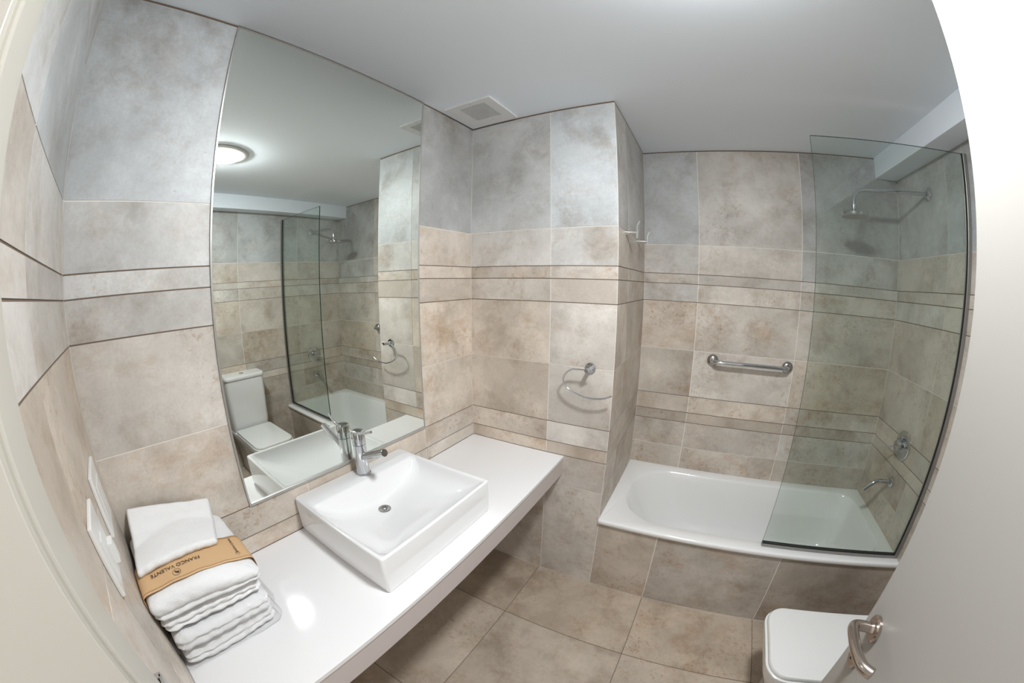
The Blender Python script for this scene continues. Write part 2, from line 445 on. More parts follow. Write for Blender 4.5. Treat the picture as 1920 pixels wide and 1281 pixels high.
# ceiling and beam
bm = bmesh.new(); box(bm, -0.06, XR + 0.06, YN - 0.14, YT + 0.06, H, H + 0.06)
struct(finish('ceiling', bm, 'ceiling'))
bm = bmesh.new(); box(bm, 2.0862, XR + 0.0, YN, YT, 2.2302, H, 0.001, 1)
struct(finish('beam', bm, 'ceiling'), 'white boxed beam along the ceiling edge above the shower')

# door frame
bm = bmesh.new()
for x0, x1 in ((DO0 - 0.071, DO0), (DO1, DO1 + 0.06)):
    box(bm, x0, x1, YN - 0.0, YN + 0.012, 0, DOH + 0.06, 0.003, 2)
box(bm, DO0 - 0.071, DO1 + 0.06, YN, YN + 0.012, DOH, DOH + 0.065, 0.003, 2)
box(bm, DO0 - 0.004, DO0 + 0.012, YN - 0.14, YN + 0.006, 0, DOH, 0.001, 1)
box(bm, DO1 - 0.012, DO1 + 0.004, YN - 0.14, YN + 0.006, 0, DOH, 0.001, 1)
box(bm, DO0, DO1, YN - 0.14, YN + 0.006, DOH - 0.012, DOH + 0.004, 0.001, 1)
trim = struct(finish('trim_1', bm, 'paint'), 'cream painted door frame around the doorway')
bm = bmesh.new()
box(bm, 0.614, 0.652, YN + 0.012, YN + 0.0165, 0.93, 1.115, 0.001, 1)
box(bm, 0.610, 0.620, YN + 0.001, YN + 0.016, 0.93, 1.115, 0.001, 1)
finish('strike_plate', bm, 'alu', trim)['label'] = 'grey metal strike plate'

# door leaf, opened inwards
HX, HY = 1.410, YN + 0.006
ex, ey = 1.516, -0.876
dv = Vector((ex - HX, ey - HY, 0)); DL = dv.length; dv.normalize(); nv = Vector((-dv.y, dv.x, 0))   # nv: face towards the room's left
def DP(a, b2, z): return Vector((HX, HY, 0)) + dv * a + nv * b2 + Vector((0, 0, z))
bm = bmesh.new(); vs = box(bm, 0.0, DL, -0.040, 0.0, 0.008, DOH - 0.016, 0.002, 2)
for v in bm.verts: v.co = DP(v.co.x, v.co.y, v.co.z)
door = struct(finish('door_1', bm, 'doorpaint'), 'plain cream door leaf standing open into the bathroom')
bm = bmesh.new(); lathe(bm, DP(DL - 0.055, 0, 1.008), nv, [(0, 0.026), (0.006, 0.026), (0.009, 0.023), (0.009, 0.012), (0.014, 0.011)])
h_ = finish('handle_rose', bm, 'nickel', door, smooth=True)
bm = bmesh.new(); a0 = DL - 0.055
tube(bm, smooth_path([DP(a0, 0.008, 1.008), DP(a0, 0.035, 1.010), DP(a0 - 0.008, 0.050, 1.012), DP(a0 - 0.035, 0.053, 1.014), DP(a0 - 0.075, 0.052, 1.018), DP(a0 - 0.106, 0.045, 1.022), DP(a0 - 0.122, 0.030, 1.025)], 6), 0.0108, 20)
finish('handle_lever', bm, 'nickel', door, smooth=True)['label'] = 'curved satin nickel door lever'
bm = bmesh.new(); lathe(bm, DP(DL - 0.052, 0, 0.925), nv, [(0, 0.025), (0.005, 0.025), (0.008, 0.022), (0.008, 0)])
k_ = finish('keyhole_rose', bm, 'nickel', door, smooth=True)
bm = bmesh.new(); c0 = (DL - 0.052, 0.0082, 0.925)
pr = [(0.0045 * math.cos(t * PI / 8), 0.0045 * math.sin(t * PI / 8) + 0.005) for t in range(-1, 10)] + [(-0.002, -0.010), (0.002, -0.010)]
bm.faces.new([bm.verts.new(DP(c0[0] + p[0], c0[1], c0[2] + p[1])) for p in pr])
r = bmesh.ops.extrude_face_region(bm, geom=list(bm.faces)); bmesh.ops.translate(bm, verts=[v for v in r['geom'] if isinstance(v, bmesh.types.BMVert)], vec=nv * 0.0006)
finish('keyhole', bm, 'hole', k_)

# ---------------------------------------------------------------- ceiling lamp
LX, LY = 1.165, -0.86
t = thing('ceiling_lamp', 'round white ceiling lamp, glowing, seen in the mirror', 'lamp', (LX, LY, H))
bm = bmesh.new(); lathe(bm, (LX, LY, H), (0, 0, -1), [(0, 0.155), (0.004, 0.160), (0.009, 0.160), (0.013, 0.152), (0.015, 0.112), (0.011, 0.110), (0.011, 0.0)], 64)
finish('lamp_ring', bm, 'plastic', t, smooth=True)
bm = bmesh.new(); lathe(bm, (LX, LY, H), (0, 0, -1), [(0.0115, 0.107), (0.022, 0.106), (0.031, 0.096), (0.037, 0.072), (0.040, 0.036), (0.041, 0.0)], 48)
finish('diffuser', bm, 'lamp', t, smooth=True)['label'] = 'glowing domed diffuser'

# ---------------------------------------------------------------- mirror
MY0, MY1, MZ0, MZ1 = -1.1865, -0.3687, 0.9238, H - 0.006
t = thing('wall_mirror', 'tall rectangular mirror reaching the ceiling above the wash basin', 'mirror', (0, (MY0 + MY1) / 2, MZ0))
bm = bmesh.new(); f1 = 0.006
box(bm, 0.0003, 0.0035, MY0 + f1, MY1 - f1, MZ0 + 0.010, MZ1 - 0.004)
finish('mirror_glass', bm, 'mirror', t)
bm = bmesh.new()
box(bm, 0.0003, 0.0055, MY0, MY0 + f1, MZ0, MZ1, 0.0008, 1)
box(bm, 0.0003, 0.0055, MY1 - f1, MY1, MZ0, MZ1, 0.0008, 1)
box(bm, 0.0003, 0.0065, MY0 + f1, MY1 - f1, MZ0, MZ0 + 0.010, 0.0008, 1)
box(bm, 0.0003, 0.0055, MY0 + f1, MY1 - f1, MZ1 - 0.004, MZ1, 0.0008, 1)
finish('mirror_frame', bm, 'alu', t)

# ---------------------------------------------------------------- vanity counter
t = thing('vanity_counter', 'long white stone counter along the mirror wall', 'counter', (0.26, -0.78, 0.66))
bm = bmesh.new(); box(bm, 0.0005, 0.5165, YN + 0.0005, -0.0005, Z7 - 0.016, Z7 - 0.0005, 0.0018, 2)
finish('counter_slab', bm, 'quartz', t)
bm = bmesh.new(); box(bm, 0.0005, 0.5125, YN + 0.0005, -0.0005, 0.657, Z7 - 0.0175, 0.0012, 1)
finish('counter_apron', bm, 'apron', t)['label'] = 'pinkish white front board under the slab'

# ---------------------------------------------------------------- wash basin
BX0, BX1, BY0, BY1, BZ0, BZ1 = 0.002, 0.4495, -1.0315, -0.5335, Z7, 0.8895
t = thing('wash_basin', 'rectangular white ceramic vessel basin standing on the counter', 'basin', ((BX0 + BX1) / 2, (BY0 + BY1) / 2, BZ0))
bm = bmesh.new(); DRX, DRY, DRZ = 0.175, -0.785, 0.797
def bz(k):
    def f(x, y):
        d = math.hypot((x - DRX) / 0.26, (y - DRY) / 0.24)
        return DRZ + 0.010 * min(1, d) * k
    return f
rb = [0.006] * 4
sh = 0.004
O = [rrect(BX0 + sh, BX1 - sh, BY0 + sh, BY1 - sh, 0.008, BZ0 + 0.0003), rrect(BX0 + sh - .002, BX1 - .002, BY0 + .002, BY1 - .002, 0.010, BZ0 + 0.004), rrect(BX0, BX1, BY0, BY1, 0.012, BZ0 + 0.02),
     rrect(BX0, BX1, BY0, BY1, 0.012, BZ1 - 0.005), rrect(BX0 + .001, BX1 - .001, BY0 + .001, BY1 - .001, 0.012, BZ1 - 0.0015), rrect(BX0 + .004, BX1 - .004, BY0 + .004, BY1 - .004, 0.011, BZ1),
     rrect(BX0 + 0.088, BX1 - 0.012, BY0 + 0.012, BY1 - 0.012, 0.016, BZ1 - 0.0008), rrect(BX0 + 0.094, BX1 - 0.0155, BY0 + 0.0155, BY1 - 0.0155, 0.020, BZ1 - 0.006),
     rrect(BX0 + 0.100, BX1 - 0.024, BY0 + 0.022, BY1 - 0.019, 0.026, BZ1 - 0.018), rrect(BX0 + 0.108, BX1 - 0.040, BY0 + 0.042, BY1 - 0.028, 0.036, BZ1 - 0.036), rrect(BX0 + 0.116, BX1 - 0.068, BY0 + 0.080, BY1 - 0.046, 0.045, BZ1 - 0.058),
     rrect(BX0 + 0.124, BX1 - 0.110, BY0 + 0.130, BY1 - 0.085, 0.05, BZ1 - 0.076), rrect(BX0 + 0.136, BX1 - 0.18, BY0 + 0.185, BY1 - 0.15, 0.055, DRZ + 0.006),
     [Vector((DRX + 0.024 * math.cos(a), DRY + 0.024 * math.sin(a), DRZ)) for a in [PI + (2 * PI) * (i + 0.5) / 52 for i in range(52)]]]
loft(bm, O, True, True)
basin = finish('basin_bowl', bm, 'ceramic', t, smooth=True, angle=50)
bm = bmesh.new(); lathe(bm, (DRX, DRY, DRZ), (0, 0, 1), [(-0.002, 0.0225), (0.002, 0.0225), (0.0028, 0.020), (0.0006, 0.0145), (-0.0005, 0.0)], 40)
dr = finish('basin_drain', bm, 'darkchrome', t, smooth=True)
bm = bmesh.new()
for k in range(6):
    a = k * PI / 3
    lathe(bm, (DRX + 0.0065 * math.cos(a), DRY + 0.0065 * math.sin(a), DRZ + 0.0006), (0, 0, 1), [(0, 0.0022), (0.0004, 0.0022)], 12)
finish('drain_holes', bm, 'hole', dr)
bm = bmesh.new(); box(bm, 0.085, 0.103, BY0 - 0.0004, BY0 + 0.001, 0.862, 0.8645); box(bm, 0.092, 0.106, BY0 - 0.0004, BY0 + 0.001, 0.8595, 0.8605)
finish('maker_mark', bm, 'mark', t)

# ---------------------------------------------------------------- basin faucet
FX, FY, FZ = 0.050, -0.762, BZ1 - 0.0005
t = thing('basin_faucet', 'chrome single lever mixer tap on the back rim of the basin', 'faucet', (FX, FY, FZ))
bm = bmesh.new(); lathe(bm, (FX, FY, FZ), (0, 0, 1), [(0, 0.029), (0.004, 0.029), (0.006, 0.0265), (0.007, 0.0248), (0.04, 0.0236), (0.08, 0.0234), (0.118, 0.0240), (0.1185, 0.0215)], 48)
finish('faucet_body', bm, 'chrome', t, smooth=True)
bm = bmesh.new(); lathe(bm, (FX, FY, FZ), (0, 0, 1), [(0.1185, 0.0215), (0.120, 0.0245), (0.162, 0.0248), (0.168, 0.0235), (0.170, 0.018), (0.170, 0.0)], 48)
cap = finish('faucet_cap', bm, 'chrome', t, smooth=True)
bm = bmesh.new(); lathe(bm, (FX - 0.004, FY - 0.0238, FZ + 0.147), (0, -1, 0), [(0, 0.003), (0.0016, 0.003), (0.0016, 0)], 16)
finish('screw_hole', bm, 'hole', cap)
bm = bmesh.new(); tube(bm, [(FX + 0.005, FY, FZ + 0.066), (FX + 0.07, FY - 0.001, FZ + 0.096), (FX + 0.142, FY - 0.002, FZ + 0.128)], [0.0135, 0.0130, 0.0130], 32)
sp = finish('faucet_spout', bm, 'chrome', t, smooth=True)
bm = bmesh.new(); d_ = Vector((0.072, -0.001, 0.032)).normalized(); lathe(bm, Vector((FX + 0.142, FY - 0.002, FZ + 0.128)) - d_ * 0.0002, d_, [(0, 0.0125), (0.0012, 0.0125), (0.0012, 0)], 32)
finish('spout_end', bm, 'darkchrome', sp)
bm = bmesh.new(); tube(bm, smooth_path([(FX - 0.022, FY - 0.016, FZ + 0.172), (FX + 0.004, FY - 0.016, FZ + 0.168), (FX + 0.035, FY - 0.012, FZ + 0.171), (FX + 0.086, FY - 0.004, FZ + 0.188)], 8), 0.0048, 20)
finish('faucet_lever', bm, 'chrome', t, smooth=True)

# ---------------------------------------------------------------- bathtub
t = thing('bathtub', 'white enamelled bathtub set behind a tiled front', 'bathtub', (1.47, 0.34, 0.0))
bm = bmesh.new(); tx0, tx1, ty0, ty1 = XC + 0.0005, XR - 0.0005, -0.014, YT - 0.0005
N = 14
def ro(i, z, r): return rrect(tx0 + 0 * i, tx1 - 0 * i, ty0 + i, ty1 - 0 * i, r, z, N)
O = [ro(0.004, 0.4285, 0.001), ro(0.0, 0.434, 0.001), ro(0.0, TUB - 0.006, 0.001), ro(0.004, TUB - 0.001, 0.001), ro(0.010, TUB, 0.001)]
def cav(x0, x1, y0, y1, r0, r1, z): return rrect(x0, x1, y0, y1, [r0, r1, r1, r0], z, N)
O += [cav(0.790, 2.160, 0.060, 0.632, 0.225, 0.10, TUB - 0.0015), cav(0.797, 2.154, 0.066, 0.626, 0.222, 0.098, TUB - 0.006),
      cav(0.806, 2.148, 0.072, 0.620, 0.220, 0.096, TUB - 0.018), cav(0.845, 2.135, 0.084, 0.608, 0.215, 0.095, TUB - 0.10),
      cav(0.910, 2.115, 0.098, 0.594, 0.205, 0.095, TUB - 0.22), cav(0.975, 2.090, 0.115, 0.577, 0.19, 0.095, TUB - 0.31),
      cav(1.030, 2.060, 0.140, 0.552, 0.17, 0.09, TUB - 0.352), cav(1.10, 2.02, 0.18, 0.512, 0.14, 0.08, TUB - 0.366), cav(1.30, 1.90, 0.28, 0.42, 0.06, 0.05, TUB - 0.370)]
loft(bm, O, False, True)
finish('tub_shell', bm, 'enamel', t, smooth=True, angle=50)
bm = bmesh.new(); lathe(bm, (1.93, 0.346, TUB - 0.3685), (0, 0, 1), [(0, 0.032), (0.003, 0.031), (0.004, 0.026), (0.002, 0.02), (0.002, 0)], 32)
finish('tub_drain', bm, 'chrome', t, smooth=True)

# ---------------------------------------------------------------- shower screen
GX0, GY, GZ1 = 1.5106, 0.0415, 2.1806
t = thing('shower_screen', 'fixed clear glass shower screen on the bathtub rim', 'shower screen', ((GX0 + XR) / 2, GY, TUB))
bm = bmesh.new(); vs = box(bm, GX0, XR - 0.012, GY - 0.004, GY + 0.004, TUB + 0.010, GZ1)
for f in bm.faces: f.material_index = 0 if abs(f.normal.y) > 0.9 else 1
bm.normal_update()
for f in bm.faces: f.material_index = 0 if abs(f.normal.y) > 0.9 else 1
finish('glass_pane', bm, ['glass', 'glassedge'], t)
bm = bmesh.new(); box(bm, GX0, XR - 0.001, GY - 0.013, GY - 0.0045, TUB - 0.0005, TUB + 0.014, 0.001, 1); box(bm, GX0, XR - 0.001, GY + 0.0045, GY + 0.009, TUB - 0.0005, TUB + 0.014, 0.001, 1); box(bm, GX0, XR - 0.001, GY - 0.006, GY + 0.006, TUB - 0.0005, TUB + 0.0095)
finish('bottom_channel', bm, 'channel', t)
bm = bmesh.new(); box(bm, XR - 0.019, XR - 0.0002, GY - 0.013, GY - 0.0045, TUB + 0.0145, GZ1, 0.001, 1); box(bm, XR - 0.019, XR - 0.0002, GY + 0.0045, GY + 0.009, TUB + 0.0145, GZ1, 0.001, 1); box(bm, XR - 0.0115, XR - 0.0002, GY - 0.006, GY + 0.006, TUB + 0.0145, GZ1)
finish('wall_channel', bm, 'channel', t)
bm = bmesh.new(); box(bm, GX0, XR - 0.019, GY + 0.0046, GY + 0.008, TUB + 0.0142, TUB + 0.0195); box(bm, XR - 0.0245, XR - 0.0192, GY - 0.0075, GY - 0.0046, TUB + 0.0142, GZ1)
box(bm, GX0, XR - 0.019, GY - 0.0075, GY - 0.0046, TUB + 0.0142, TUB + 0.018)
finish('rubber_seal', bm, 'black', t)

# ---------------------------------------------------------------- shower, valve and spout
SY = 0.362
t = thing('wall_shower', 'chrome rain shower on a long bent wall arm', 'shower', (XR, SY, 2.085))
bm = bmesh.new(); lathe(bm, (XR - 0.0003, SY, 2.083), (-1, 0, 0), [(0, 0.031), (0.004, 0.031), (0.012, 0.020), (0.014, 0.013)], 40)
finish('wall_flange', bm, 'chrome', t, smooth=True)
bm = bmesh.new(); pts = [(XR - 0.010, SY, 2.083), (2.1, SY, 2.079), (1.95, SY, 2.072), (1.86, SY, 2.068)]
arc = [(1.86 - 0.055 * math.sin(a), SY, 2.068 - 0.055 + 0.055 * math.cos(a)) for a in [PI / 2 * k / 8 for k in range(1, 9)]]
tube(bm, pts + arc + [(1.803, SY, 1.985)], 0.0095, 20)
finish('shower_arm', bm, 'chrome', t, smooth=True)
bm = bmesh.new(); lathe(bm, (1.803, SY, 1.992), (0, 0, -1), [(0, 0.0105), (0.003, 0.013), (0.022, 0.013), (0.024, 0.010), (0.036, 0.010), (0.040, 0.016), (0.0405, 0.066), (0.043, 0.070), (0.054, 0.070), (0.056, 0.067), (0.056, 0)], 48)
hd = finish('spray_head', bm, 'chrome', t, smooth=True, angle=35)
bm = bmesh.new(); lathe(bm, (1.803, SY, 1.936), (0, 0, -1), [(0, 0.060), (0.001, 0.060), (0.001, 0)], 40)
finish('spray_face', bm, 'alu', hd)

t = thing('shower_valve', 'round chrome mixer valve with a lever on the right wall', 'valve', (XR, 0.342, 0.892))
bm = bmesh.new(); lathe(bm, (XR - 0.0003, 0.342, 0.892), (-1, 0, 0), [(0, 0.074), (0.004, 0.074), (0.007, 0.070), (0.008, 0.066), (0.008, 0.030), (0.010, 0.028), (0.042, 0.027), (0.046, 0.024), (0.046, 0)], 56)
finish('valve_plate', bm, 'chrome', t, smooth=True, angle=35)
bm = bmesh.new(); lathe(bm, (XR - 0.008, 0.342, 0.930), (-1, 0, 0), [(0, 0.014), (0.014, 0.013), (0.017, 0.010), (0.017, 0)], 28)
finish('diverter_button', bm, 'chrome', t, smooth=True)
bm = bmesh.new(); tube(bm, [(XR - 0.035, 0.350, 0.885), (XR - 0.055, 0.372, 0.872), (XR - 0.075, 0.395, 0.858)], [0.0055, 0.005, 0.0045], 16)
finish('valve_lever', bm, 'chrome', t, smooth=True)

t = thing('tub_spout', 'curved chrome spout on the right wall above the bathtub', 'spout', (XR, 0.346, 0.69))
bm = bmesh.new(); lathe(bm, (XR - 0.0003, 0.346, 0.690), (-1, 0, 0), [(0, 0.027), (0.004, 0.027), (0.007, 0.023), (0.007, 0.012)], 36)
finish('wall_flange', bm, 'chrome', t, smooth=True)
bm = bmesh.new(); tube(bm, smooth_path([(XR - 0.005, 0.346, 0.690), (2.16, 0.347, 0.691), (2.130, 0.348, 0.685), (2.100, 0.349, 0.662), (2.073, 0.350, 0.636)], 6), 0.0115, 24)
finish('spout_pipe', bm, 'chrome', t, smooth=True)

# ---------------------------------------------------------------- grab bar
t = thing('grab_bar', 'chrome grab bar on the tiled wall over the bathtub', 'grab bar', (1.37, YT, 1.15))
for gx, nm in ((1.150, 'wall_flange'), (1.590, 'wall_flange')):
    bm = bmesh.new(); lathe(bm, (gx, YT - 0.0003, 1.154), (0, -1, 0), [(0, 0.033), (0.006, 0.033), (0.012, 0.029), (0.018, 0.019), (0.019, 0.0125)], 40)
    finish(nm, bm, 'darkchrome', t, smooth=True)
bm = bmesh.new()
tube(bm, smooth_path([(1.150, YT - 0.010, 1.154), (1.152, YT - 0.030, 1.154), (1.162, YT - 0.048, 1.154), (1.182, YT - 0.056, 1.154), (1.25, YT - 0.057, 1.154), (1.49, YT - 0.057, 1.154), (1.558, YT - 0.056, 1.154), (1.578, YT - 0.048, 1.154), (1.588, YT - 0.030, 1.154), (1.590, YT - 0.010, 1.154)], 6), 0.0115, 24)
finish('bar', bm, 'chrome', t, smooth=True)

# ---------------------------------------------------------------- towel ring
t = thing('towel_ring', 'open chrome towel ring on the tiled wall beside the counter', 'towel ring', (0.618, 0, 1.196))
bm = bmesh.new(); lathe(bm, (0.618, -0.0003, 1.198), (0, -1, 0), [(0, 0.024), (0.005, 0.024), (0.007, 0.022), (0.007, 0.010), (0.040, 0.009), (0.058, 0.009), (0.060, 0.007), (0.060, 0)], 36)
finish('wall_flange', bm, 'chrome', t, smooth=True)
bm = bmesh.new()
rp = [(0.640, 1.199), (0.609, 1.199), (0.575, 1.1985), (0.548, 1.194), (0.524, 1.174), (0.514, 1.146), (0.526, 1.120), (0.558, 1.099), (0.604, 1.083), (0.637, 1.080), (0.670, 1.082), (0.702, 1.089), (0.731, 1.103)]
tube(bm, smooth_path([(a, -0.052, b2) for a, b2 in rp], 6), 0.0038, 14)
finish('ring', bm, 'chrome', t, smooth=True)

# ---------------------------------------------------------------- robe hooks
def make_hook(y, z, label):
    t = thing('robe_hook', label, 'hook', (XC, y, z), 'robe hooks on the column side')
    bm = bmesh.new(); lathe(bm, (XC + 0.0003, y, z), (1, 0, 0), [(0, 0.012), (0.006, 0.012), (0.007, 0.0075), (0.050, 0.0070), (0.052, 0.004), (0.052, 0)], 24)
    finish('hook_post', bm, 'brightchrome', t, smooth=True)
    bm = bmesh.new(); sec = [(0.050, -0.026), (0.051, 0.0), (0.051, 0.022), (0.055, 0.036), (0.063, 0.050)]
    sm = smooth_path([(XC + a, y, z + b2) for a, b2 in sec], 5)
    rings = []
    for p in sm:
        rings.append([bm.verts.new((p.x + dx, p.y + dy, p.z)) for dx, dy in ((-0.0024, -0.007), (0.0024, -0.007), (0.0024, 0.007), (-0.0024, 0.007))])
    for a, b2 in zip(rings, rings[1:]):
        for k in range(4): bm.faces.new((a[k], a[(k + 1) % 4], b2[(k + 1) % 4], b2[k]))
    bm.faces.new(rings[0]); bm.faces.new(rings[-1])
    finish('hook_blade', bm, 'brightchrome', t)
make_hook(0.150, 1.786, 'chrome robe hook beside the outer edge of the tiled column')
make_hook(0.455, 1.782, 'chrome robe hook nearer the inner corner over the bathtub')

# ---------------------------------------------------------------- toilet
TYc = -0.468
t = thing('toilet', 'white close coupled toilet with closed square lid', 'toilet', (1.85, TYc, 0))
def tr_(x0, x1, w, r0, r1, z): return rrect(x0, x1, TYc - w / 2, TYc + w / 2, [r0, r1, r1, r0], z, 8)
bm = bmesh.new()
loft(bm, [tr_(1.64, 2.215, 0.22, 0.09, 0.01, 0.0005), tr_(1.63, 2.215, 0.235, 0.09, 0.01, 0.02), tr_(1.62, 2.215, 0.225, 0.09, 0.01, 0.12), tr_(1.585, 2.215, 0.25, 0.09, 0.01, 0.22), tr_(1.545, 2.215, 0.30, 0.09, 0.012, 0.31), tr_(1.530, 2.215, 0.333, 0.085, 0.012, 0.36), tr_(1.528, 2.215, 0.338, 0.082, 0.012, 0.383), tr_(1.532, 2.215, 0.332, 0.08, 0.012, 0.388)])
finish('toilet_bowl', bm, 'ceramic', t, smooth=True)
bm = bmesh.new(); loft(bm, [tr_(1.527, 2.030, 0.330, 0.075, 0.02, 0.3885), tr_(1.523, 2.032, 0.338, 0.078, 0.02, 0.391), tr_(1.523, 2.032, 0.338, 0.078, 0.02, 0.399), tr_(1.528, 2.030, 0.330, 0.075, 0.02, 0.4015)])
finish('toilet_seat', bm, 'seat', t, smooth=True)
bm = bmesh.new(); loft(bm, [tr_(1.534, 2.030, 0.320, 0.07, 0.02, 0.402), tr_(1.530, 2.032, 0.326, 0.072, 0.02, 0.405), tr_(1.530, 2.032, 0.326, 0.072, 0.02, 0.414), tr_(1.534, 2.030, 0.320, 0.070, 0.02, 0.419), tr_(1.545, 2.02, 0.300, 0.062, 0.02, 0.4205)])
finish('toilet_lid', bm, 'seat', t, smooth=True)
bm = bmesh.new(); loft(bm, [rrect(2.062, 2.219, TYc - 0.165, TYc + 0.165, [0.03, 0.01, 0.01, 0.03], 0.389, 8), rrect(2.046, 2.219, TYc - 0.172, TYc + 0.172, [0.035, 0.01, 0.01, 0.035], 0.47, 8), rrect(2.040, 2.219, TYc - 0.178, TYc + 0.178, [0.035, 0.01, 0.01, 0.035], 0.835, 8)])
finish('toilet_tank', bm, 'ceramic', t, smooth=True)
bm = bmesh.new(); loft(bm, [rrect(2.036, 2.2205, TYc - 0.181, TYc + 0.181, [0.037, 0.01, 0.01, 0.037], 0.836, 8), rrect(2.033, 2.2205, TYc - 0.184, TYc + 0.184, [0.039, 0.01, 0.01, 0.039], 0.840, 8), rrect(2.033, 2.2205, TYc - 0.184, TYc + 0.184, [0.039, 0.01, 0.01, 0.039], 0.862, 8), rrect(2.038, 2.2205, TYc - 0.179, TYc + 0.179, [0.036, 0.01, 0.01, 0.036], 0.869, 8)])
tl = finish('tank_lid', bm, 'ceramic', t, smooth=True)
bm = bmesh.new(); lathe(bm, (2.13, TYc, 0.869), (0, 0, 1), [(0, 0.021), (0.003, 0.021), (0.005, 0.018), (0.005, 0)], 32)
finish('flush_button', bm, 'chrome', tl, smooth=True)

# ---------------------------------------------------------------- switch plates on the near wall
def switch_plate(x0, x1, z0, z1, label, mods):
    t = thing('switch_plate', label, 'switch', ((x0 + x1) / 2, YN, (z0 + z1) / 2), 'electrical plates on the tiled wall beside the doorway')
    bm = bmesh.new(); box(bm, x0, x1, YN + 0.0003, YN + 0.008, z0, z1, 0.0025, 2)
    finish('plate', bm, 'plastic', t)
    for (a, b2, c, d, h) in mods:
        bm = bmesh.new(); box(bm, a, b2, YN + 0.0078, YN + h, c, d, 0.0012, 2)
        finish('rocker', bm, 'plastic', t)
switch_plate(0.118, 0.243, 1.120, 1.252, 'white wall plate above the towels, nearer the corner', [(0.145, 0.178, 1.150, 1.222, 0.010), (0.183, 0.216, 1.150, 1.222, 0.010)])
switch_plate(0.345, 0.452, 1.130, 1.258, 'white wall plate beside the doorway, farther from the corner', [(0.350, 0.378, 1.145, 1.185, 0.017), (0.395, 0.43, 1.150, 1.222, 0.010)])

# ---------------------------------------------------------------- ceiling vent
t = thing('ceiling_vent', 'square white slatted vent in the ceiling corner by the mirror', 'vent', (0.15, -0.14, H))
bm = bmesh.new(); vx0, vx1, vy0, vy1 = 0.030, 0.268, -0.262, -0.022; gx0, gx1, gy0, gy1 = 0.090, 0.224, -0.231, -0.090
for a in ((vx0, gx0, vy0, vy1), (gx1, vx1, vy0, vy1), (gx0, gx1, vy0, gy0), (gx0, gx1, gy1, vy1)): box(bm, *a, H - 0.010, H - 0.0003)
finish('vent_frame', bm, 'vent', t)
bm = bmesh.new(); box(bm, gx0, gx1, gy0, gy1, H - 0.003, H - 0.0003); finish('vent_backing', bm, 'ventdark', t)
ns = 17
for k in range(ns):
    xa = gx0 + (gx1 - gx0) * (k + 0.25) / ns; xb = gx0 + (gx1 - gx0) * (k + 0.78) / ns
    bm = bmesh.new(); box(bm, xa, xb, gy0 + 0.0005, gy1 - 0.0005, H - 0.0095, H - 0.004); finish('slat', bm, 'vent', t)
for sx, sy in ((0.163, -0.250), (0.163, -0.066)):
    bm = bmesh.new(); lathe(bm, (sx, sy, H - 0.0098), (0, 0, -1), [(0, 0.003), (0.001, 0.003), (0.001, 0)], 12); finish('screw', bm, 'alu', t)

